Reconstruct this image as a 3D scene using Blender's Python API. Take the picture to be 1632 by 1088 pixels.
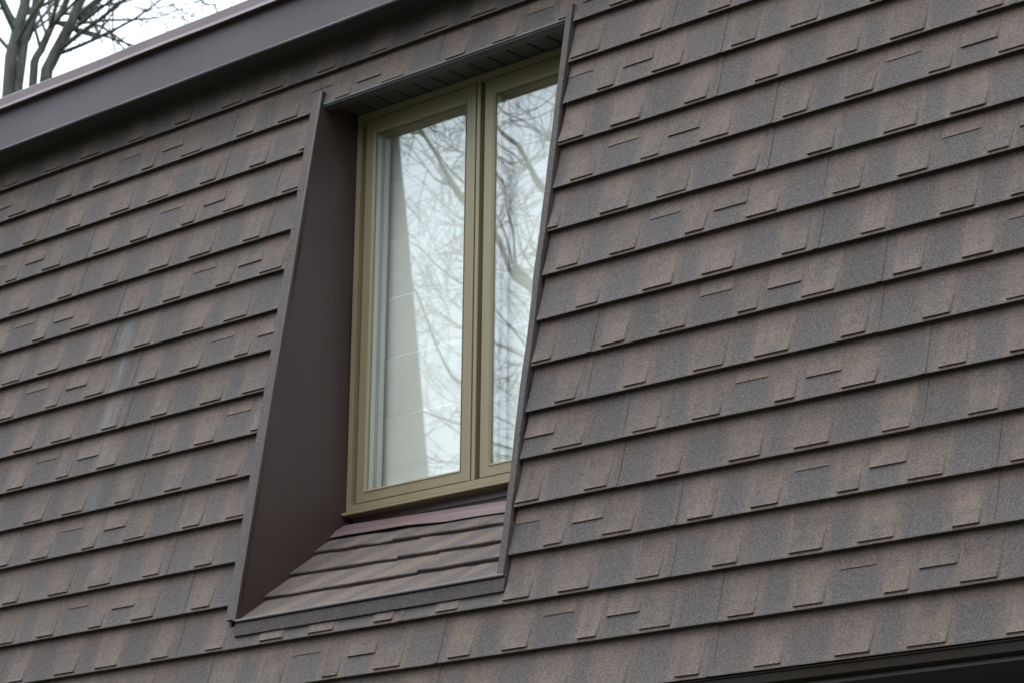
import bpy, math, random
from mathutils import Vector, Matrix
sc = bpy.context.scene
for o in list(bpy.data.objects): bpy.data.objects.remove(o)
GZ = 1.6                      # camera height above the lawn; measured heights are from the camera
# ------------------------------------------------------------------ camera
cd = bpy.data.cameras.new('camera'); cam = bpy.data.objects.new('camera', cd); sc.collection.objects.link(cam)
r_, u_, f_ = Vector((.7470, .6647, .0118)), Vector((0, 0, 0)), Vector((-.6361, .7132, .2951))
f_.normalize(); u_ = r_.cross(f_).normalized(); r_ = f_.cross(u_).normalized()
cam.matrix_world = Matrix(((r_.x, u_.x, -f_.x, 0), (r_.y, u_.y, -f_.y, -4.832), (r_.z, u_.z, -f_.z, GZ), (0, 0, 0, 1)))
cd.sensor_width = 36; cd.lens = 89.755; cd.clip_end = 2000; cd.clip_start = .05
cd.dof.use_dof = True; cd.dof.focus_distance = 6.6; cd.dof.aperture_fstop = 9
sc.camera = cam
# ------------------------------------------------------------------ overcast sky and soft sun
SUN_EL, SUN_AZ = math.radians(72), math.radians(195)      # azimuth of the sun measured from +Y towards +X
w = bpy.data.worlds.new('World'); sc.world = w; w.use_nodes = True
nt = w.node_tree; nt.nodes.clear()
sky = nt.nodes.new('ShaderNodeTexSky'); sky.sky_type = 'NISHITA'; sky.sun_disc = False
sky.sun_elevation = SUN_EL; sky.sun_rotation = SUN_AZ; sky.dust_density = 4; sky.air_density = 1
tc = nt.nodes.new('ShaderNodeTexCoord'); sep = nt.nodes.new('ShaderNodeSeparateXYZ')
nt.links.new(tc.outputs['Generated'], sep.inputs[0])
pw = nt.nodes.new('ShaderNodeMath'); pw.operation = 'POWER'; pw.inputs[1].default_value = 1.4; pw.use_clamp = True
nt.links.new(sep.outputs['Z'], pw.inputs[0])
mr = nt.nodes.new('ShaderNodeMapRange'); mr.inputs[1].default_value = 0; mr.inputs[2].default_value = 1
mr.inputs[3].default_value = 13.0; mr.inputs[4].default_value = 42.0      # overcast dome: brighter towards the zenith
nt.links.new(pw.outputs[0], mr.inputs[0])
cn = nt.nodes.new('ShaderNodeTexNoise'); cn.inputs['Scale'].default_value = 3.5; cn.inputs['Detail'].default_value = 5
nt.links.new(tc.outputs['Generated'], cn.inputs['Vector'])
cm = nt.nodes.new('ShaderNodeMapRange'); cm.inputs[1].default_value = .3; cm.inputs[2].default_value = .7; cm.inputs[3].default_value = .85; cm.inputs[4].default_value = 1.12
nt.links.new(cn.outputs['Fac'], cm.inputs[0])
mm = nt.nodes.new('ShaderNodeMath'); mm.operation = 'MULTIPLY'; nt.links.new(mr.outputs[0], mm.inputs[0]); nt.links.new(cm.outputs[0], mm.inputs[1])
cl = nt.nodes.new('ShaderNodeVectorMath'); cl.operation = 'SCALE'; cl.inputs[0].default_value = (.92, 1.0, 1.09)
nt.links.new(mm.outputs[0], cl.inputs['Scale'])
mx = nt.nodes.new('ShaderNodeMix'); mx.data_type = 'RGBA'; mx.inputs['Factor'].default_value = .88
nt.links.new(sky.outputs[0], mx.inputs['A']); nt.links.new(cl.outputs[0], mx.inputs['B'])
bg = nt.nodes.new('ShaderNodeBackground'); bg.inputs['Strength'].default_value = .1
nt.links.new(mx.outputs['Result'], bg.inputs['Color'])
wo = nt.nodes.new('ShaderNodeOutputWorld'); nt.links.new(bg.outputs[0], wo.inputs[0])
sl = bpy.data.lights.new('sun', 'SUN'); sl.energy = 1.5; sl.angle = math.radians(50); sl.color = (1, .97, .93)
so = bpy.data.objects.new('sun', sl); sc.collection.objects.link(so)
sdir = Vector((math.sin(SUN_AZ) * math.cos(SUN_EL), math.cos(SUN_AZ) * math.cos(SUN_EL), math.sin(SUN_EL)))
so.rotation_euler = sdir.to_track_quat('Z', 'Y').to_euler(); so.location = sdir * 60
sc.view_settings.view_transform = 'Standard'; sc.view_settings.look = 'None'
sc.view_settings.exposure = 0.25; sc.view_settings.gamma = 1; sc.view_settings.use_curve_mapping = False

# ------------------------------------------------------------------ materials
def node(nt, t, **kw):
    n = nt.nodes.new(t)
    for k, v in kw.items():
        if k in n.inputs.keys(): n.inputs[k].default_value = v
        else: setattr(n, k, v)
    return n
def newmat(name, rough=.6, spec=.5):
    m = bpy.data.materials.new(name); m.use_nodes = True
    b = m.node_tree.nodes['Principled BSDF']; b.inputs['Roughness'].default_value = rough
    b.inputs['Specular IOR Level'].default_value = spec
    return m, m.node_tree, b
def mixc(nt, fac, a, b, mode='MIX'):
    n = nt.nodes.new('ShaderNodeMix'); n.data_type = 'RGBA'; n.blend_type = mode
    for s, v in (('Factor', fac), ('A', a), ('B', b)):
        if isinstance(v, bpy.types.NodeSocket): nt.links.new(v, n.inputs[s])
        elif s == 'Factor': n.inputs[s].default_value = v
        else: n.inputs[s].default_value = (*v, 1)
    return n.outputs['Result']
def math_(nt, op, a, b=None, clamp=False):
    n = nt.nodes.new('ShaderNodeMath'); n.operation = op; n.use_clamp = clamp
    for i, v in enumerate((a, b)):
        if v is None: continue
        if isinstance(v, bpy.types.NodeSocket): nt.links.new(v, n.inputs[i])
        else: n.inputs[i].default_value = v
    return n.outputs[0]
def rng(nt, v, a, b, c, d):
    n = nt.nodes.new('ShaderNodeMapRange'); nt.links.new(v, n.inputs[0])
    for i, x in enumerate((a, b, c, d)): n.inputs[i + 1].default_value = x
    return n.outputs[0]
def noise(nt, vec, scale, detail=3, rough=.55):
    n = node(nt, 'ShaderNodeTexNoise', Scale=scale, Detail=detail, Roughness=rough)
    nt.links.new(vec, n.inputs['Vector']); return n.outputs['Fac']
def scaled(nt, vec, s):
    n = nt.nodes.new('ShaderNodeMapping'); n.inputs['Scale'].default_value = s; nt.links.new(vec, n.inputs[0]); return n.outputs[0]
TAN, RED, DARK = (.0965, .0720, .0565), (.101, .0665, .0505), (.0500, .0440, .0435)
PL = .946                      # length of one shingle panel
FLOAT_TABS = [(.052, .135), (.251, .341), (.512, .578), (.718, .820)]
PLAIN_TABS = [(.145, .225), (.382, .484), (.583, .690), (.848, .926)]
def ramp_stops(bands):         # bands of light granules along the panel, soft at their ends
    st = [(0.0, 0.12)]
    for a, b in bands:
        st += [((a - .038) / PL, 0.0), ((a + .002) / PL, 1.0), ((b - .004) / PL, 1.0), ((b + .024) / PL, 0.0)]
    return st
def shingle_mat(name, bands=None, sill=False, plain=None):
    m, nt, b = newmat(name, .72, .28)
    tcn = nt.nodes.new('ShaderNodeTexCoord'); geo = nt.nodes.new('ShaderNodeNewGeometry'); oi = nt.nodes.new('ShaderNodeObjectInfo')
    obj, pos = tcn.outputs['Object'], geo.outputs['Position']
    sx = nt.nodes.new('ShaderNodeSeparateXYZ'); nt.links.new(obj, sx.inputs[0])
    wob = noise(nt, pos, 22, 3)
    x, y = sx.outputs['X'], sx.outputs['Y']
    if bands:
        xs = math_(nt, 'ADD', x, math_(nt, 'MULTIPLY', math_(nt, 'SUBTRACT', wob, .5), .030))
        if sill: xs = math_(nt, 'FRACT', math_(nt, 'DIVIDE', math_(nt, 'SUBTRACT', xs, math_(nt, 'MULTIPLY', y, .9)), PL * .8))
        else: xs = math_(nt, 'DIVIDE', xs, PL)
        cr = nt.nodes.new('ShaderNodeValToRGB'); nt.links.new(xs, cr.inputs[0]); cr.color_ramp.interpolation = 'LINEAR'
        st = ramp_stops(bands); el = cr.color_ramp.elements
        while len(el) < len(st): el.new(1.0)
        for e, (p, v) in zip(el, st): e.position = min(max(p, 0), 1); e.color = (v, v, v, 1)
        light = cr.outputs['Color']
        if sill: light = rng(nt, light, 0, 1, .10, 1.15)
        top = math_(nt, 'MULTIPLY', rng(nt, y, .085, .135, 0, .8), rng(nt, noise(nt, pos, 9, 2), .35, .6, .25, 1))
        if sill: top = 0.0
        base = mixc(nt, light, DARK, TAN); base = mixc(nt, top, base, RED)
    elif plain: base = mixc(nt, rng(nt, wob, .3, .7, 0, .35), plain, tuple(c * .8 for c in plain))
    else:
        up = rng(nt, y, .05, .12, 0, .75); base = mixc(nt, up, TAN, RED)
        base = mixc(nt, rng(nt, noise(nt, pos, 14, 3), .40, .66, 0, .75), base, DARK)
    # blotches, run-off streaks and granules
    base = mixc(nt, rng(nt, noise(nt, pos, 5, 4), .35, .7, 0, .45), base, (.068, .051, .041))
    base = mixc(nt, rng(nt, noise(nt, scaled(nt, pos, (38, 6, 2.2)), 1, 4), .42, .72, 0, .45), base, (.046, .041, .040))
    g1 = noise(nt, pos, 210, 4, .75); g2 = noise(nt, pos, 520, 1, .5)
    gr = math_(nt, 'MULTIPLY', rng(nt, g1, .3, .7, .54, 1.50), rng(nt, g2, .3, .7, .70, 1.32))
    tint = math_(nt, 'MULTIPLY', gr, rng(nt, oi.outputs['Random'], 0, 1, .86, 1.12))
    comb = nt.nodes.new('ShaderNodeCombineColor')
    for i in range(3): nt.links.new(tint, comb.inputs[i])
    base = mixc(nt, 1.0, base, comb.outputs[0], 'MULTIPLY')
    vor = node(nt, 'ShaderNodeTexVoronoi', Scale=420); nt.links.new(pos, vor.inputs['Vector'])
    hs = nt.nodes.new('ShaderNodeSeparateColor'); nt.links.new(vor.outputs['Color'], hs.inputs[0])
    base = mixc(nt, rng(nt, hs.outputs[0], .91, .95, 0, .24), base, (.20, .12, .09))       # odd paler and rusty granules
    base = mixc(nt, rng(nt, hs.outputs[1], .91, .95, 0, .2), base, (.17, .17, .165))
    # pale run-off stain on the left part of the slope, with its own ragged shape
    ps = nt.nodes.new('ShaderNodeSeparateXYZ'); nt.links.new(pos, ps.inputs[0])
    dx = math_(nt, 'ABSOLUTE', math_(nt, 'ADD', math_(nt, 'ADD', ps.outputs['X'], 6.385), math_(nt, 'MULTIPLY', math_(nt, 'SUBTRACT', noise(nt, scaled(nt, pos, (1, 1, 3)), 3, 2), .5), .06)))
    band = rng(nt, dx, .004, .045, 1, 0)
    zr = math_(nt, 'MULTIPLY', rng(nt, ps.outputs['Z'], 4.23, 4.13, 0, 1), rng(nt, ps.outputs['Z'], 3.30, 4.05, 0, 1))
    stn = math_(nt, 'MULTIPLY', math_(nt, 'MULTIPLY', band, zr), rng(nt, noise(nt, scaled(nt, pos, (60, 10, 5)), 1, 4), .35, .7, .10, .62), True)
    base = mixc(nt, stn, base, (.17, .185, .195))
    nt.links.new(base, b.inputs['Base Color'])
    nt.links.new(rng(nt, g1, .3, .7, .85, .55), b.inputs['Roughness'])
    bp = node(nt, 'ShaderNodeBump', Strength=.45, Distance=.0016); nt.links.new(math_(nt, 'ADD', g1, g2), bp.inputs['Height']); nt.links.new(bp.outputs[0], b.inputs['Normal'])
    return m
def coated(name, col, rough=.4, streak=.35, spec=.5, dirt=(.05, .045, .045)):
    m, nt, b = newmat(name, rough, spec)
    pos = nt.nodes.new('ShaderNodeNewGeometry').outputs['Position']
    n1 = noise(nt, scaled(nt, pos, (22, 22, 1.2)), 1, 5); n2 = noise(nt, pos, 3.0, 4)
    c = mixc(nt, rng(nt, n1, .4, .75, 0, streak), col, tuple(x * .62 + d * .2 for x, d in zip(col, dirt)))
    c = mixc(nt, rng(nt, n2, .4, .7, 0, streak * .7), c, tuple(x * 1.22 for x in col))
    nt.links.new(c, b.inputs['Base Color'])
    nt.links.new(rng(nt, n2, .3, .7, rough - .08, rough + .12), b.inputs['Roughness'])
    bp = node(nt, 'ShaderNodeBump', Strength=.10, Distance=.004); nt.links.new(noise(nt, pos, 7, 2), bp.inputs['Height']); nt.links.new(bp.outputs[0], b.inputs['Normal'])
    return m
M = {}
M['float'] = shingle_mat('granule_shingle_stepped', FLOAT_TABS)
M['plain'] = shingle_mat('granule_shingle_plain', PLAIN_TABS)
M['tab'] = shingle_mat('granule_tab')
M['sill'] = shingle_mat('granule_sill', PLAIN_TABS, sill=True)
M['trim'] = shingle_mat('granule_trim', plain=(.060, .052, .051))
M['band'] = shingle_mat('granule_band', plain=(.027, .024, .024))
M['fascia'] = coated('fascia_metal', (.072, .056, .062), .40, .45, .3)
M['coping'] = coated('coping_metal', (.070, .047, .048), .45, .4, .3)
M['cheek'] = coated('brown_metal', (.042, .027, .024), .44, .7, .4)
M['edge'] = coated('dark_edge_metal', (.075, .068, .070), .45, .3)
M['flash'] = coated('flashing_metal', (.125, .083, .084), .33, .4)
M['soffit'] = coated('soffit_metal', (.045, .038, .037), .5, .3)
M['frame'] = coated('olive_frame_paint', (.208, .175, .100), .42, .32)
M['white'] = coated('white_spacer', (.62, .62, .58), .4, .1)
M['gapm'] = coated('grey_seal', (.42, .41, .40), .5, .2)
M['drip'] = coated('bronze_drip_edge', (.012, .008, .005), .55, .4, .15)
M['wall'] = coated('dark_wall_paint', (.05, .048, .05), .7, .3)
M['back'] = coated('steel_back', (.03, .027, .026), .6, .2)
M['deck'] = coated('roof_deck', (.035, .032, .03), .8, .2)
def shade_mat():
    m, nt, b = newmat('linen_shade', .85, .2)
    pos = nt.nodes.new('ShaderNodeNewGeometry').outputs['Position']
    n = noise(nt, scaled(nt, pos, (220, 220, 900)), 1, 2); n2 = noise(nt, pos, 4, 3)
    c = mixc(nt, rng(nt, n, .3, .7, 0, 1), (.88, .85, .78), (.80, .77, .70)); c = mixc(nt, rng(nt, n2, .4, .7, 0, .3), c, (.62, .60, .55))
    nt.links.new(c, b.inputs['Base Color']); return m
M['shade'] = shade_mat()
def glass_mat():
    m = bpy.data.materials.new('coated_glass'); m.use_nodes = True; nt = m.node_tree; nt.nodes.clear()
    lw = node(nt, 'ShaderNodeLayerWeight', Blend=.5); k = math_(nt, 'ADD', math_(nt, 'MULTIPLY', math_(nt, 'POWER', lw.outputs['Facing'], 5.0), .82), .14, True)
    pos = nt.nodes.new('ShaderNodeNewGeometry').outputs['Position']
    bp = node(nt, 'ShaderNodeBump', Strength=.05, Distance=.02); nt.links.new(noise(nt, pos, 3, 1), bp.inputs['Height'])
    tr = node(nt, 'ShaderNodeBsdfTransparent', Color=(.975, .99, .985, 1)); gl = node(nt, 'ShaderNodeBsdfGlossy', Color=(.93, .985, 1, 1), Roughness=.0)
    nt.links.new(bp.outputs[0], gl.inputs['Normal'])
    mxs = nt.nodes.new('ShaderNodeMixShader'); nt.links.new(k, mxs.inputs[0]); nt.links.new(tr.outputs[0], mxs.inputs[1]); nt.links.new(gl.outputs[0], mxs.inputs[2])
    o = nt.nodes.new('ShaderNodeOutputMaterial'); nt.links.new(mxs.outputs[0], o.inputs[0]); return m
M['glass'] = glass_mat()
def bark_mat(name, a, bcol):
    m, nt, b = newmat(name, .85, .3)
    pos = nt.nodes.new('ShaderNodeNewGeometry').outputs['Position']
    n1 = noise(nt, scaled(nt, pos, (26, 26, 5)), 1, 6, .7); n2 = noise(nt, pos, 1.6, 3)
    c = mixc(nt, rng(nt, n1, .38, .62, 0, 1), a, bcol); c = mixc(nt, rng(nt, n2, .5, .7, 0, .5), c, (.13, .16, .12))
    nt.links.new(c, b.inputs['Base Color'])
    bp = node(nt, 'ShaderNodeBump', Strength=.8, Distance=.02); nt.links.new(n1, bp.inputs['Height']); nt.links.new(bp.outputs[0], b.inputs['Normal'])
    return m
M['bark'] = bark_mat('grey_bark', (.10, .10, .088), (.04, .04, .035))
M['bark2'] = bark_mat('brown_bark', (.15, .135, .11), (.075, .066, .055))
def lawn_mat():
    m, nt, b = newmat('winter_lawn', .9, .2)
    pos = nt.nodes.new('ShaderNodeNewGeometry').outputs['Position']
    c = mixc(nt, rng(nt, noise(nt, pos, .6, 6), .35, .65, 0, 1), (.045, .055, .035), (.075, .072, .06))
    nt.links.new(c, b.inputs['Base Color']); return m
M['lawn'] = lawn_mat()

# ------------------------------------------------------------------ mesh helpers
TILT = .1563; ST, CT = math.sin(TILT), math.cos(TILT)
def W(x, y, z): return Vector((x, y, z + GZ))
def RP(x, s, h=0.0): return Vector((x, s * ST - h * CT, s * CT + h * ST + GZ))     # a point on the mansard slope: along, up the slope, proud of it
class MB:
    def __init__(self): self.v = []; self.f = []
    def quad(self, *p): i = len(self.v); self.v += [Vector(q) for q in p]; self.f.append(tuple(range(i, i + len(p))))
    def box8(self, P):          # P: 8 corners, bottom loop then top loop
        i = len(self.v); self.v += [Vector(q) for q in P]
        for a in ((3, 2, 1, 0), (4, 5, 6, 7), (0, 1, 5, 4), (1, 2, 6, 5), (2, 3, 7, 6), (3, 0, 4, 7)): self.f.append(tuple(i + k for k in a))
    def box(self, x0, x1, y0, y1, z0, z1):
        self.box8([W(x0, y0, z0), W(x1, y0, z0), W(x1, y1, z0), W(x0, y1, z0), W(x0, y0, z1), W(x1, y0, z1), W(x1, y1, z1), W(x0, y1, z1)])
    def rbox(self, x0, x1, s0, s1, h0, h1):
        self.box8([RP(x0, s0, h0), RP(x1, s0, h0), RP(x1, s1, h0), RP(x0, s1, h0), RP(x0, s0, h1), RP(x1, s0, h1), RP(x1, s1, h1), RP(x0, s1, h1)])
    def ring(self, x0, x1, z0, z1, l, r, b, t, yf, yb, yi=None):
        yi = yf if yi is None else yi       # front of the ring at its inner edge: a slanted bead when it differs
        O = [(x0, z0), (x1, z0), (x1, z1), (x0, z1)]; I = [(x0 + l, z0 + b), (x1 - r, z0 + b), (x1 - r, z1 - t), (x0 + l, z1 - t)]
        for k in range(4):
            j = (k + 1) % 4
            self.quad(W(O[k][0], yf, O[k][1]), W(O[j][0], yf, O[j][1]), W(I[j][0], yi, I[j][1]), W(I[k][0], yi, I[k][1]))
            self.quad(W(O[k][0], yb, O[k][1]), W(O[j][0], yb, O[j][1]), W(O[j][0], yf, O[j][1]), W(O[k][0], yf, O[k][1]))
            self.quad(W(I[k][0], yi, I[k][1]), W(I[j][0], yi, I[j][1]), W(I[j][0], yb, I[j][1]), W(I[k][0], yb, I[k][1]))
    def strip(self, rows, close=False):     # rows of equal-length points -> grid
        n = len(rows[0]); i = len(self.v)
        for r in rows: self.v += [Vector(q) for q in r]
        for a in range(len(rows) - 1):
            for b in range(n - 1): self.f.append((i + a * n + b, i + a * n + b + 1, i + (a + 1) * n + b + 1, i + (a + 1) * n + b))
    def build(self, name, mat, parent=None, bevel=0, smooth=False):
        org = parent_origin(parent)
        me = bpy.data.meshes.new(name); me.from_pydata([tuple(v - org) for v in self.v], [], self.f); me.materials.append(mat)
        me.validate(); me.update()
        if smooth:
            for p in me.polygons: p.use_smooth = True
        o = bpy.data.objects.new(name, me); sc.collection.objects.link(o)
        if parent: o.parent = parent
        if bevel:
            md = o.modifiers.new('bevel', 'BEVEL'); md.width = bevel; md.segments = 2; md.limit_method = 'ANGLE'; md.harden_normals = False
        return o
def parent_origin(p):
    o = Vector((0, 0, 0))
    while p: o += p.location; p = p.parent
    return o
def empty(name, loc, label=None, cat=None, group=None, parent=None):
    o = bpy.data.objects.new(name, None); sc.collection.objects.link(o); o.empty_display_size = .2
    o.location = Vector(loc) - parent_origin(parent)
    if parent: o.parent = parent
    if label: o['label'] = label; o['category'] = cat
    if group: o['group'] = group
    return o
rnd = random.Random(7)

# ------------------------------------------------------------------ ground
g = MB(); N = 24
g.strip([[Vector((-400 + 800 * i / N, -400 + 800 * j / N, 0)) for i in range(N + 1)] for j in range(N + 1)])
lawn = g.build('lawn', M['lawn']); lawn['kind'] = 'structure'; lawn['label'] = 'dull green winter lawn around the house'

# ------------------------------------------------------------------ the house
XL, XR = -9.45, -1.42          # ends of the facade
WX0, WX1 = -5.570, -4.514      # window opening between the cheeks
house = empty('house', (-5.4, .62, 0), 'brown shingled mansard house front with recessed casement window', 'house')
def part(name, mat, fn, parent=None, **kw):
    b = MB(); fn(b); return b.build(name, M[mat], parent or house, **kw)
part('wall', 'wall', lambda b: (b.box(XL, XR, .62, .80, -1.6, 1.03), b.box(XL, XL + .2, .82, 8, -1.6, 3.35), b.box(XR - .2, XR, .82, 8, -1.6, 3.35), b.box(XL, XR, 8.0, 8.2, -1.6, 3.35)))
def deck(b):                   # sloping deck with the window hole left open
    b.rbox(XL, -5.60, 1.10, 3.47, -.05, -.004); b.rbox(-4.49, XR, 1.10, 3.47, -.05, -.004)
    b.rbox(-5.60, -4.49, 1.10, 1.42, -.05, -.004); b.rbox(-5.60, -4.49, 3.225, 3.47, -.05, -.004)
part('roof_deck', 'deck', deck)
part('flat_roof', 'deck', lambda b: (b.box(XL, XR, .62, 8.2, 3.42, 3.50), b.box(XL + .2, XR - .2, .80, 8, 1.035, 1.06)))
part('room_wall', 'white', lambda b: (b.box(-6.6, -3.4, 2.6, 2.66, 1.07, 3.40), b.box(-6.66, -6.6, .90, 2.66, 1.07, 3.40), b.box(-3.4, -3.34, .90, 2.66, 1.07, 3.40)))
# lower eave
part('eave_soffit', 'soffit', lambda b: b.box(XL, XR, .172, .62, 1.022, 1.034))
def dripf(b):
    pr = [(1.092, .001), (1.0765, .0150), (1.0735, .0195), (1.0705, .0150), (1.050, .0120), (1.046, .004), (1.046, -.02), (1.075, -.03)]
    b.strip([[RP(XL, s, h), RP(XR, s, h)] for s, h in pr])
part('drip_edge', 'drip', dripf)
# upper fascia and coping
part('upper_soffit', 'soffit', lambda b: b.box(XL, XR, .4195, .60, 3.396, 3.402))
def fasciaf(b):
    pr = [(.432, 3.394), (.417, 3.390), (.413, 3.394), (.4145, 3.402), (.4145, 3.56), (.45, 3.56)]
    n = 40; rows = []
    for y, z in pr: rows.append([W(XL + (XR - XL) * i / n, y + .0016 * math.sin(i * 1.7) * (1 if 3.395 < z < 3.5 else .3), z) for i in range(n + 1)])
    b.strip(rows)
part('fascia', 'fascia', fasciaf)
def copingf(b):
    pr = [(.412, 3.546), (.393, 3.540), (.3875, 3.5420), (.3885, 3.5450), (.4020, 3.5620), (.4045, 3.5650), (.412, 3.600), (.418, 3.606), (.60, 3.612), (.80, 3.60), (.80, 3.48)]
    n = 40
    b.strip([[W(XL + (XR - XL) * i / n, y + .0012 * math.sin(i * 2.3 + z * 9), z + .0012 * math.sin(i * 1.3)) for i in range(n + 1)] for y, z in pr])
part('coping', 'coping', copingf)

# ---------------- shingle panels: each course strip is one piece, its raised tabs are sub-parts
S_A = 3.3203; EXPO = .14
NAMES = 'ABCDEFGHIJKLMNOPQ'
JL = {'A': -6.47, 'B': -6.975, 'D': -6.698, 'F': -6.459, 'H': -6.307, 'J': -6.167, 'L': -5.955, 'N': -5.842, 'P': -5.684}
JR = {'D': -3.947, 'F': -3.749, 'H': -3.563, 'J': -3.360, 'L': -3.215}
PROF = [(.0165, .0006), (.0155, .0130), (.0, .0172), (.0010, .0187), (.005, .0183), (.014, .0164), (.034, .0130), (.075, .0076), (.118, .0030), (.156, .0004)]
def hs(v):
    P = PROF[3:]
    if v <= P[0][0]: return P[0][1]
    for (a, ha), (b_, hb) in zip(P, P[1:]):
        if v <= b_: return ha + (hb - ha) * (v - a) / (b_ - a)
    return P[-1][1]
ROT = Matrix.Rotation(math.pi / 2 - TILT, 4, 'X')
def place(o, x, s): o.matrix_local = Matrix.Translation(RP(x, s) - house.location) @ ROT
def link(name, verts, faces, mat, parent):
    me = bpy.data.meshes.new(name); me.from_pydata(verts, [], faces); me.materials.append(mat); me.update()
    o = bpy.data.objects.new(name, me); sc.collection.objects.link(o); o.parent = parent; return o
def shingle_mesh(x0, x1, v0, v1, lap, jit):
    xs = [x0]
    if lap: xs += [x0 + .0005, x0 + .0165, x0 + .0175]
    k = max(1, int((x1 - x0) / .19)); a = xs[-1]
    xs += [a + (x1 + .004 - a) * (i + 1) / k for i in range(k)]
    prof = PROF[:3] if v0 < .003 else [(v0, -.001), (v0, .0005), (v0, .001)]
    prof = prof + [(v, h) for v, h in PROF[3:] if v1 >= v > v0 + (.001 if v0 > .003 else -1)]
    if v0 > .003: prof.insert(3, (v0, hs(v0)))
    if prof[-1][0] < v1: prof.append((v1, hs(v1)))
    V = []; F = []; MI = []
    for i, x in enumerate(xs):
        up = .0017 if (lap and i in (1, 2)) else 0
        dv, dh = jit.uniform(-.0007, .0007), jit.uniform(-.0006, .0007)
        for j, (v, h) in enumerate(prof):
            low = max(0, 1 - v / .06) if j > 1 else 0
            V.append((x, v + dv * low, h + (up if j else 0) + dh * low))
    n = len(prof)
    for i in range(len(xs) - 1):
        for j in range(n - 1): F.append((i * n + j, (i + 1) * n + j, (i + 1) * n + j + 1, i * n + j + 1)); MI.append(1 if j < 2 else 0)
    # thickness at both ends so that the cut ends read as folded sheet
    for e in (0, len(xs) - 1):
        i0 = len(V); V += [(V[e * n + j][0], V[e * n + j][1], -.001) for j in range(n)]
        for j in range(5, n - 1): F.append((e * n + j, e * n + j + 1, i0 + j + 1, i0 + j)); MI.append(0)
    return V, F, MI
def tab_mesh(xl, xr, vb, vt, th, fl, fr, jit, cut=True):
    rows = [vb, vb + .0045, vb + (vt - vb) * .22, vb + (vt - vb) * .55, vt]
    V = []; F = []; c = .0022 if cut else 0
    for k, v in enumerate(rows):
        t = (v - vb) / (vt - vb); a = xl - fl * t; b_ = xr + fr * t - (c if k == 0 else 0)
        hh = hs(v) + th * (1 - t) ** 1.7 + .0004
        V += [(a, v, hs(v) - .0012), (a + .0006, v + (.0004 if k == 0 else 0), hh), (b_ - (.0028 if k == 0 else .0055), v + (.0004 if k == 0 else 0), hh), (b_, v, hs(v) - .0004)]
    for k in range(len(rows) - 1):
        for j in range(3): F.append((k * 4 + j, k * 4 + j + 1, (k + 1) * 4 + j + 1, (k + 1) * 4 + j))
    F.append((0, 3, 2, 1))
    return V, F
def infr(x, s):                # does this bit of the slope lie in the photographed stretch
    d = RP(x, s) - cam.matrix_world.translation; z = d.dot(f_)
    px, py = 89.755 / 36 * d.dot(r_) / z, 89.755 / 36 * d.dot(u_) / z
    return abs(px) < .515 and abs(py) < .348
rest_V, rest_F = [], []
def add_rest(V, F, x, s):
    i = len(rest_V); rest_V.extend([tuple(RP(x, s) + ROT.to_3x3() @ Vector(v) - house.location) for v in V]); rest_F.extend([tuple(k + i for k in f) for f in F])
ntab = 0
def lay_segment(J, s, kind, x0, x1, v0=0.0, v1=.156):
    """one piece of course strip from local x0 to x1, with the tabs that fall on it"""
    global ntab
    lap = x0 < .001 and kind is not None
    V, F, MI = shingle_mesh(x0, x1, v0, v1, lap, rnd)
    o = link('shingle', V, F, M[kind], house); place(o, J, s)
    o.data.materials.append(M['back']); o.data.polygons.foreach_set('material_index', MI)
    tabs = FLOAT_TABS if kind == 'float' else PLAIN_TABS
    items = [(a, b_, .0100, .130, .0052, 'shingle_tab') for a, b_ in tabs]
    if kind == 'float': items += [(.372, .482, .0925, .136, .0017, 'upper_tab'), (.599, .709, .0625, .136, .0040, 'upper_tab')]
    for a, b_, vb, vt, th, nm in items:
        a2, b2 = max(a, x0 + .002), min(b_, x1 - .002); vb2 = max(vb, v0 + .001); vt2 = min(vt, v1 - .003)
        if b2 - a2 < .012 or vt2 - vb2 < .012: continue
        ff = rnd.choice([.0, .002, .005, .009]); lf = rnd.choice([.0, .002, .004]) if nm == 'shingle_tab' else 0
        if nm == 'upper_tab': ff *= .6
        V, F = tab_mesh(a2 + rnd.uniform(-.002, .002), b2 + rnd.uniform(-.002, .002), vb2 + rnd.uniform(-.0008, .0010), vt2, th * rnd.uniform(.85, 1.15), lf, min(ff, max(0, x1 - b2)), rnd, b2 == b_)
        if infr(J + (a2 + b2) / 2, s + (vb2 + vt2) / 2):
            t = link(nm, V, F, M['tab'], o); ntab += nm == 'shingle_tab'
        else: add_rest(V, F, J, s)
def lay_course(ci, J0, lo, hi, v0=0.0, v1=.156):
    s = S_A - EXPO * ci; kind = 'float' if ci % 2 == 1 else 'plain'
    k0 = math.floor((lo - J0) / PL)
    J = J0 + k0 * PL
    while J < hi:
        a, b_ = max(lo, J) - J, min(hi, J + PL) - J
        if b_ - a > .012: lay_segment(J, s, kind, a, b_, v0, v1)
        J += PL
CL, CR = -5.613, -4.508        # where the courses stop at the window trims
for ci, nm in enumerate(NAMES):
    key = nm if nm in JL else NAMES[ci - 1]
    jl = JL[key]; jr = JR.get(key, jl)
    if nm == 'A': lay_course(ci, jl, XL, XR, 0, .135)
    elif nm == 'B':
        lay_course(ci, jl, XL, CL); lay_course(ci, jl, CL, CR, .024); lay_course(ci, jl, CR, XR)
    elif nm == 'O': lay_course(ci, jl, XL, CL); lay_course(ci, jl, CL, CR, 0, .075); lay_course(ci, jl, CR, XR)
    elif nm in 'PQ': lay_course(ci, jl, XL, XR)
    else: lay_course(ci, jl, XL, CL); lay_course(ci, jr, CR, XR)
me = bpy.data.meshes.new('shingle_tab'); me.from_pydata(rest_V, [], rest_F); me.materials.append(M['plain']); me.update()
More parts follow.
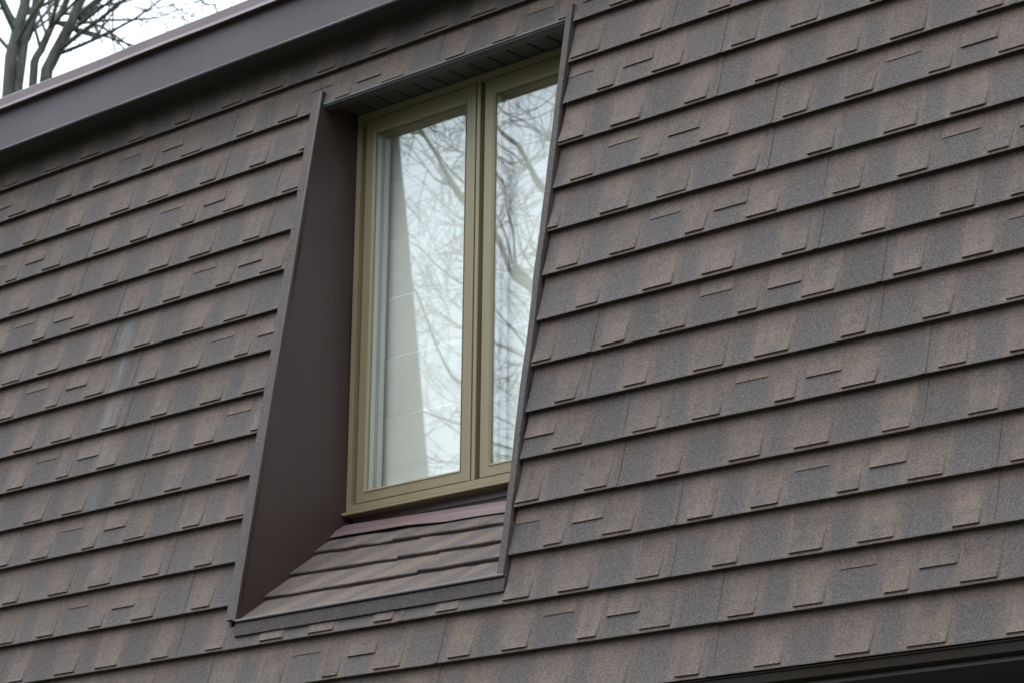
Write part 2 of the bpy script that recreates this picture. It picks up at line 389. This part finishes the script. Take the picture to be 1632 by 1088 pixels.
ro = bpy.data.objects.new('outlying_shingle_tabs', me); sc.collection.objects.link(ro); ro.parent = house; ro['kind'] = 'stuff'
me.materials[0] = M['tab']
print('tabs', ntab)

# ---------------- window recess: trims, cheeks, soffit boards, sill
def wavy(b, x0, x1, s0, s1, h0, h1, amp, n=26, seed=1):
    r = random.Random(seed); rows = []
    for i in range(n + 1):
        s = s0 + (s1 - s0) * i / n; d = amp * (math.sin(i * .9 + seed) * .5 + r.uniform(-.6, .6)); e = amp * .6 * r.uniform(-1, 1)
        rows.append([RP(x0 + d, s, h0), RP(x0 + d, s, h1 - .0015 + e * .5), RP(x0 + d + .0015, s, h1 + e * .5), RP(x1 + d + e - .0015, s, h1 + e * .5), RP(x1 + d + e, s, h1 - .0015 + e * .5), RP(x1 + d + e, s, h0)])
    b.strip(rows); b.quad(*rows[0]); b.quad(*reversed(rows[-1]))
part('side_trim', 'trim', lambda b: wavy(b, -5.618, -5.588, 1.452, 3.238, -.004, .0245, .0006, seed=3))
part('side_trim', 'trim', lambda b: wavy(b, -4.535, -4.512, 1.446, 3.243, -.03, .024, .0022, seed=5))
part('cheek_edge', 'cheek', lambda b: wavy(b, -5.5878, -5.574, 1.447, 3.248, -.006, .026, .0005, seed=8))
for sx_, ss in ((-4.5165, 2.41), (-4.5165, 2.98), (-4.5165, 1.86), (-5.603, 2.66), (-5.603, 2.02), (-5.603, 3.1)):
    def screwf(b):
        c = .0032; h0 = .024 if sx_ > -5 else .0245
        b.strip([[RP(sx_ + rr * math.cos(k * math.pi / 4), ss + rr * math.sin(k * math.pi / 4), h0 + hh) for k in range(9)] for rr, hh in ((c, -.001), (c, .0012), (c * .6, .0022), (.0001, .0022))])
    part('screw', 'edge', screwf)
def cheekf(x, dx):
    def f(b):                   # flat sheet from the slope back to the window, slightly dished
        n = 14; rows = []
        for i in range(n + 1):
            s = 1.435 + (3.215 - 1.435) * i / n; p = RP(x, s, .012)
            rows.append([Vector((x + dx * (1 - abs(2 * k / 8 - 1)) * .4 + .0022 * math.sin(i * .8 + k * .7) + .001 * math.sin(i * 2.1 - k), p.y + (.70 - p.y) * k / 8, p.z)) for k in range(9)])
        b.strip(rows)
    return f
part('cheek', 'cheek', cheekf(-5.5725, .003), smooth=True)
part('cheek', 'cheek', cheekf(-4.5125, -.003), smooth=True)
part('header_trim', 'soffit', lambda b: (b.rbox(-5.570, -4.516, 3.198, 3.2050, -.02, .0165), b.rbox(-5.570, -4.516, 3.1930, 3.1975, -.02, .0120)))
for i in range(13):             # grooved soffit boards over the window
    a = -5.5695 + i * .0812
    part('soffit_board', 'soffit', lambda b: b.box(a + .0035, a + .0775, .5005, .70, 3.172, 3.180), bevel=.003)
part('soffit_backing', 'deck', lambda b: b.box(-5.57, -4.515, .52, .70, 3.181, 3.186))
# sill: four shingle courses on a slope of about 41 degrees, running a little out of level
SD = Vector((0, .758, .652)); SN = Vector((0, -.652, .758)); S0 = W(0, .222, 1.428)
def SP(x, d, h): return S0 + Vector((x, 0, 0)) + SD * d + SN * h
lines = [(.0, .0), (.128, .108), (.264, .213), (.397, .322), (.52, .44), (.58, .53)]
def sill_course(k, xa, xb, step=0.0):
    def d0(x, i):
        t = (x - WX0) / (WX1 - WX0); return lines[i][0] + (lines[i][1] - lines[i][0]) * t
    bm = MB(); n = 5; rows = []
    prof = [(-.002, -.006), (-.005, .0105), (-.003, .0130), (.02, .0115), (.6, .0055), (1.0, .0012), (1.12, .0)]
    for j, (q, h) in enumerate(prof):
        row = []
        for i in range(n + 1):
            x = xa + (xb - xa) * i / n; lo, hi = d0(x, k) + step, d0(x, k + 1)
            d = lo + q if q < .05 else lo + (hi - lo) * q
            row.append(SP(x, d + .003 * math.sin(i * 2.7 + k * 1.9) * (q < .05), h + .0012 * math.sin(i * 2 + k) + (.0016 if step else 0)))
        rows.append(row)
    bm.strip(rows)
    for e in (0, n): bm.quad(*[r[e] for r in rows], SP(xa if e == 0 else xb, d0(xa if e == 0 else xb, k), -.006))
    return bm
for k, sp in enumerate((-4.70, -4.93, -5.10, -5.22)):
    for xa, xb, st in ((WX0 + .001, sp, 0), (sp + .0006, WX1 - .002, .0045)):
        bm = sill_course(k, xa, xb, st if k != 0 else 0); org = SP(xa, lines[k][0], 0)
        R3 = Matrix((Vector((1, 0, 0)), SD, SN)).transposed()
        o = link('sill_shingle', [tuple(R3.transposed() @ (v - org)) for v in bm.v], bm.f, M['sill'], house)
        o.matrix_local = Matrix.Translation(org - house.location) @ R3.to_4x4()
part('sill_deck', 'deck', lambda b: b.box8([SP(WX0, -.0, -.03), SP(WX1, -.0, -.03), SP(WX1, .60, -.03), SP(WX0, .60, -.03), SP(WX0, 0, -.009), SP(WX1, 0, -.009), SP(WX1, .60, -.009), SP(WX0, .60, -.009)]))
part('sill_nose', 'edge', lambda b: b.rbox(WX0 - .004, WX1 + .004, 1.4405, 1.449, -.03, .027), bevel=.003)
part('sill_band', 'band', lambda b: (b.rbox(-5.575, -4.507, 1.398, 1.438, .004, .0205),), bevel=.0015)
def flashf(b):                  # apron flashing with a bead and a buckled lower edge
    n = 30; rows = [[] for _ in range(7)]
    for i in range(n + 1):
        t = i / n; x = WX0 + .002 + (WX1 - WX0 - .004) * t
        lo = .475 - .085 * t; wv = .0035 * math.sin(t * 9) * (1.4 - t) + .002 * math.sin(t * 23)
        lift = .004 + .007 * max(0, math.sin((t - .12) * 8)) * (1 if t < .5 else .2)
        pts = [W(x, .672, 1.85), W(x, .672, SP(0, .570, 0).z - GZ - .085 * t * .6 + .004)]
        base = [SP(x, lo + .080, .012), SP(x, lo + .040, .016), SP(x, lo + .034, .0195), SP(x, lo + .028, .016), SP(x, lo - .002 + wv, .012 + lift * .5)]
        for r_w, q in zip(rows, pts + base): r_w.append(q)
    b.strip(rows)
part('apron_flashing', 'flash', flashf)

# ---------------- the casement window
win = empty('window', W(-5.04, .66, 1.84), parent=house)
def wp(name, mat, fn, bevel=0): return part(name, mat, fn, win, bevel=bevel)
F0, F1, Z0, Z1 = -5.568, -4.512, 1.842, 3.170
wp('outer_frame', 'frame', lambda b: b.ring(F0, F1, Z0, Z1, .0205, .0205, .018, .0205, .640, .70), .0025)
wp('frame_groove', 'frame', lambda b: b.ring(F0 + .021, F1 - .021, Z0 + .0185, Z1 - .021, .016, .016, .012, .012, .664, .70))
def mull(b): b.box(-5.0605, -5.0455, .641, .70, Z0 + .0185, Z1 - .021); b.box(-5.0405, -5.0255, .641, .70, Z0 + .0185, Z1 - .021); b.box(-5.0453, -5.0407, .648, .69, Z0 + .019, Z1 - .0215)
wp('mullion', 'frame', mull, .0025)
wp('window_sill', 'frame', lambda b: b.box8([W(-5.576, .624, 1.826), W(-4.515, .624, 1.826), W(-4.515, .70, 1.826), W(-5.576, .70, 1.826), W(-5.576, .624, 1.836), W(-4.515, .624, 1.836), W(-4.515, .70, 1.8415), W(-5.576, .70, 1.8415)]), .002)
for xa, xb in ((-5.5345, -5.0612), (-5.0125, -4.5455)):
    za, zb = 1.866, 3.146
    wp('sash', 'frame', lambda b: b.ring(xa, xb, za, zb, .034, .029, .031, .042, .649, .675), .002)
    gx0, gx1, gz0, gz1 = xa + .0345, xb - .0295, za + .0315, zb - .0425
    wp('glazing_bead', 'frame', lambda b: b.ring(gx0, gx1, gz0, gz1, .007, .007, .006, .008, .6465, .664, .652))
    a0, a1, b0, b1 = gx0 + .004, gx1 - .004, gz0 + .003, gz1 - .004
    wp('pane', 'glass', lambda b: b.box(a0, a1, .6555, .659, b0, b1))
    wp('head_reveal', 'frame', lambda b: b.box(a0, a1, .6605, .7130, b1 - .009, b1 + .01))
    wp('spacer', 'white', lambda b: b.ring(a0 - .01, a1 + .01, b0 - .01, b1 + .01, .0165, .0165, .015, .016, .6615, .6755))
    wp('seal', 'gapm', lambda b: b.ring(a0 - .01, a1 + .01, b0 - .01, b1 + .01, .0145, .0145, .0135, .014, .676, .6935))
    wp('inner_bead', 'white', lambda b: b.ring(a0 - .02, a1 + .02, b0 - .02, b1 + .02, .0275, .0275, .026, .026, .694, .713))
wp('inner_jamb', 'white', lambda b: b.ring(F0 - .02, F1 + .02, Z0 - .02, Z1 + .02, .035, .035, .03, .03, .7135, .90))
# roman shade hanging inside: a thing of its own
sh = empty('window_shade', W(-5.04, .75, 1.90), 'pale linen roman shade hanging behind the window glass', 'window shade')
edges = [1.935, 1.996, 2.155, 2.354, 2.553, 2.752, 2.951, 3.10]
for za, zb in zip(edges, edges[1:]):
    def fold(b):
        n = 10; rows = []
        for q, y in ((0, .7390), (.5, .7382), (.968, .7355), (1.0, .7390)):
            rows.append([W(-5.546 + 1.012 * i / n, y + .0015 * math.sin(i * 1.3 + za * 7), za + .0003 + (zb - za - .0003) * q) for i in range(n + 1)])
        b.strip(rows)
    part('fabric_fold', 'shade', fold, sh)
part('bottom_bar', 'shade', lambda b: b.box(-5.546, -4.534, .734, .746, 1.922, 1.934), sh, bevel=.003)
part('headrail', 'white', lambda b: b.box(-5.546, -4.534, .728, .765, 3.101, 3.14), sh)

# ------------------------------------------------------------------ bare trees
def tube(b, pts, rad, sides):
    i0 = len(b.v); n = len(pts); prev = None
    for k, p in enumerate(pts):
        t = (pts[min(k + 1, n - 1)] - pts[max(k - 1, 0)]).normalized()
        a = (prev or Vector((.3, .9, .1))); a = (a - t * a.dot(t)).normalized(); prev = a; c = t.cross(a)
        for q in range(sides):
            an = 2 * math.pi * q / sides; b.v.append(p + (a * math.cos(an) + c * math.sin(an)) * rad[k])
    for k in range(n - 1):
        for q in range(sides):
            q2 = (q + 1) % sides; b.f.append((i0 + k * sides + q, i0 + k * sides + q2, i0 + (k + 1) * sides + q2, i0 + (k + 1) * sides + q))
    b.f.append(tuple(i0 + (n - 1) * sides + q for q in range(sides)))
def grow(b, r, p, d, length, rad, lev, droop=.0):
    segs = 5 if lev > 1 else 4; pts = [p]; rs = [rad]; d = d.normalized()
    for k in range(segs):
        d = (d + Vector((r.gauss(0, .085), r.gauss(0, .085), r.gauss(.02, .075) - droop))).normalized()
        p = p + d * length / segs; pts.append(p); rs.append(rad * (1 - .8 * (k + 1) / segs) + .0015)
    tube(b, pts, rs, 6 if rad > .03 else 4 if rad > .012 else 3)
    if lev > 0: sprout(b, r, pts, rs, length, lev)
def sprout(b, r, pts, rs, length, lev, num=None, frac=(.25, 1)):
    for c in range(num or r.randint(4, 6)):
        t = r.uniform(*frac) * (len(pts) - 1); k = min(int(t), len(pts) - 2); q = pts[k].lerp(pts[k + 1], t - k)
        ax = (pts[k + 1] - pts[k]).normalized(); side = Vector((r.gauss(0, 1), r.gauss(0, 1), r.gauss(.1, .8))); side = (side - ax * side.dot(ax)).normalized()
        ang = r.uniform(.5, 1.05); grow(b, r, q, ax * math.cos(ang) + side * math.sin(ang), length * r.uniform(.38, .62), max(rs[k] * r.uniform(.35, .55), .0022), lev - 1)
def smooth_path(ctrl, n, r, amp):
    out = []; m = len(ctrl) - 1
    for i in range(n + 1):
        t = i / n * m; k = min(int(t), m - 1); f = t - k
        p0, p1, p2, p3 = (ctrl[max(k - 1, 0)], ctrl[k], ctrl[k + 1], ctrl[min(k + 2, m)])
        q = .5 * ((2 * p1) + (p2 - p0) * f + (2 * p0 - 5 * p1 + 4 * p2 - p3) * f * f + (3 * p1 - p0 - 3 * p2 + p3) * f ** 3)
        out.append(q + Vector((r.gauss(0, amp), r.gauss(0, amp), r.gauss(0, amp))))
    return out
def tree(name, label, base, stems, mat, seed, lev=3, nsprout=7, group=None, frac=(.35, 1)):
    """stems: (control points, start radius, end radius); the first is the trunk"""
    r = random.Random(seed); root = empty(name, base, label, 'tree', group); tb = MB(); cb = MB()
    for si, (ctrl, ra, rb) in enumerate(stems):
        ctrl = [Vector(c) for c in ctrl]; n = 14; pts = smooth_path(ctrl, n, r, ra * .08)
        rs = [ra + (rb - ra) * (i / n) ** .8 for i in range(n + 1)]
        if si == 0: rs[0] *= 1.5; rs[1] *= 1.15
        rs = [q * r.uniform(.94, 1.06) for q in rs]
        tube(tb if si == 0 else cb, pts, rs, 12 if ra > .06 else 8)
        L = sum((a - c).length for a, c in zip(pts, pts[1:]))
        if ra < .03 and L < 1.2: sprout(cb, r, pts, rs, L * .45, 1, 5, (.3, 1))
        elif si or len(stems) == 1: sprout(cb, r, pts, rs, min(L * .55, 2.6), lev, nsprout, frac)
    tb.build('trunk', M[mat], root, smooth=True); cb.build('crown', M[mat], root, smooth=True)
    return root
# tree behind the roof: several stems from one base
T = (-13.62, 5.35)
tree('bare_tree', 'bare multi-stemmed tree rising behind the roof coping', (T[0], T[1], 0), [
    ([(T[0], T[1], 0), (T[0] + .02, T[1], 2.5), (T[0] - .03, T[1] - .03, 5.6)], .17, .14),
    ([(-13.65, 5.32, 5.3), (-13.71, 5.20, 8.3), (-13.70, 5.23, 8.99), (-13.67, 5.27, 9.24), (-13.55, 5.35, 10.6), (-13.6, 5.3, 12.4)], .055, .025),
    ([(-13.65, 5.32, 5.3), (-13.67, 5.25, 8.45), (-13.65, 5.31, 9.05), (-13.63, 5.32, 9.3), (-13.62, 5.3, 10.5), (-13.9, 5.1, 12.2)], .040, .02),
    ([(-13.60, 5.40, 5.3), (-13.63, 5.345, 8.45), (-13.60, 5.365, 8.82), (-13.55, 5.42, 9.06), (-13.50, 5.5, 9.27), (-13.2, 5.8, 10.6), (-12.9, 6.1, 12)], .036, .018),
    ([(-13.57, 5.42, 5.3), (-13.58, 5.40, 8.4), (-13.54, 5.45, 8.8), (-13.48, 5.52, 9.06), (-13.44, 5.57, 9.27), (-13.1, 6.0, 10.8), (-12.8, 6.3, 12.5)], .055, .025),
    ([(-13.47, 5.53, 9.05), (-13.47, 5.62, 9.04), (-13.48, 5.69, 9.12), (-13.46, 5.79, 9.14), (-13.37, 5.99, 9.03)], .018, .007),
    ([(-13.47, 5.53, 9.05), (-13.41, 5.7, 9.02), (-13.39, 5.8, 9.08), (-13.38, 5.9, 9.02), (-13.34, 6.03, 8.93)], .012, .005),
    ([(-13.45, 5.57, 9.13), (-13.44, 5.65, 9.21), (-13.44, 5.74, 9.33), (-13.42, 5.85, 9.51)], .022, .012),
    ([(-13.0, 6.1, 9.6), (-12.94, 6.27, 9.36), (-12.92, 6.37, 9.36), (-12.94, 6.43, 9.30)], .010, .004),
    ([(-13.65, 5.3, 8.95), (-13.73, 5.28, 9.06), (-13.83, 5.23, 9.17), (-13.92, 5.19, 9.23)], .014, .006)],
    'bark', 11, lev=3, nsprout=10, frac=(.3, .95))
# trees in the front garden, seen only in the panes
def mirror_tree(label, base, stems, seed, lev=3, ns=9): tree('bare_tree', label, base, stems, 'bark2', seed, lev, ns, frac=(.15, 1))
B0 = (-10.55, -7.1, 5.1)
mirror_tree('bare tree whose long slanting limbs are reflected in both panes', (-10.3, -7.0, 0), [
    ([(-10.3, -7.0, 0), (-10.35, -7.0, 2.6), B0], .16, .10),
    ([B0, (-11.08, -6.83, 6.8), (-11.95, -6.74, 8.1), (-12.56, -6.75, 8.86), (-13.21, -6.74, 9.61), (-13.82, -6.74, 10.49)], .030, .008),
    ([B0, (-11.12, -7.22, 7.0), (-11.58, -7.29, 8.03), (-11.93, -7.41, 8.58), (-12.36, -7.49, 9.09), (-12.98, -7.49, 9.95)], .034, .009),
    ([B0, (-11.6, -7.44, 6.62), (-12.23, -7.44, 7.42), (-12.87, -7.43, 8.0), (-13.54, -7.4, 8.46)], .014, .004),
    ([B0, (-11.34, -7.34, 6.69), (-11.81, -7.4, 7.42), (-12.14, -7.52, 7.89), (-12.58, -7.6, 8.45), (-13.15, -7.62, 9.07)], .020, .006),
    ([B0, (-11.51, -7.07, 6.02), (-12.13, -7.08, 6.44), (-12.81, -7.05, 6.8), (-13.43, -7.05, 7.31)], .012, .004),
    ([B0, (-11.28, -7.77, 7.35), (-11.62, -7.89, 8.71), (-12.06, -7.96, 9.37), (-12.52, -8.03, 10.01)], .024, .008)], 21, lev=3, ns=11)
mirror_tree('slender bare tree with a twiggy crown reflected in the panes further off', (-15.2, -12.8, 0), [
    ([(-15.2, -12.8, 0), (-15.2, -12.8, 3), (-15.4, -12.7, 5.0)], .16, .09),
    ([(-15.4, -12.7, 4.9), (-16.1, -12.3, 7), (-17.0, -11.8, 9.2), (-18.3, -11.2, 11.5)], .030, .008),
    ([(-15.4, -12.7, 4.9), (-15.8, -12.5, 8), (-16.4, -12.2, 10.5), (-17.3, -11.8, 13)], .035, .010),
    ([(-15.4, -12.7, 4.9), (-16.4, -12.0, 6.6), (-17.6, -11.4, 8.0), (-18.9, -10.9, 9.2)], .024, .006),
    ([(-15.4, -12.7, 4.9), (-16.4, -12.5, 6.0), (-17.7, -11.9, 7.0), (-18.9, -11.4, 7.8)], .020, .006)], 33, lev=3, ns=11)
# unseen ring of evergreens, added beyond the garden to block low sky light
wb = MB(); r = random.Random(4)
for i in range(520):
    an = r.uniform(0, 2 * math.pi); rr = r.uniform(30, 46); cx, cy = -4 + rr * math.cos(an), rr * math.sin(an)
    H = r.uniform(6.5, 9.0) * rr / 36 * (1.75 if math.sin(an) < -.1 and abs(an - 3.95) > .42 else 1.0); wd = r.uniform(1.3, 2.1); z0 = .6  # taller out front to hold back more low sky, except towards the reflected sector
    for tier in range(6):
        t0 = tier / 6; n = 9; w_ = wd * (1 - t0) + .12; zb = z0 + (H - z0) * t0; zt = z0 + (H - z0) * min(1, t0 + .3)
        ring = [Vector((cx + math.cos(q / n * 6.283) * w_ * r.uniform(.55, 1.15), cy + math.sin(q / n * 6.283) * w_ * r.uniform(.55, 1.15), zb - r.uniform(0, .5))) for q in range(n)]
        for q in range(n): wb.quad(ring[q], ring[(q + 1) % n], Vector((cx, cy, zt)))
    tube(wb, [Vector((cx, cy, 0)), Vector((cx, cy, H * .8))], [.18, .04], 5)
def wood_mat():
    m, nt, b = newmat('evergreen', .9, .2); pos = nt.nodes.new('ShaderNodeNewGeometry').outputs['Position']
    nt.links.new(mixc(nt, rng(nt, noise(nt, pos, 1.5, 5), .35, .65, 0, 1), (.025, .035, .02), (.06, .07, .04)), b.inputs['Base Color']); return m
M['wood'] = wood_mat()
wo_ = wb.build('added_wood_screen', M['wood']); wo_['kind'] = 'stuff'; wo_['label'] = 'unseen evergreen belt added to block the low sky'; wo_['category'] = 'added_wood_screen'
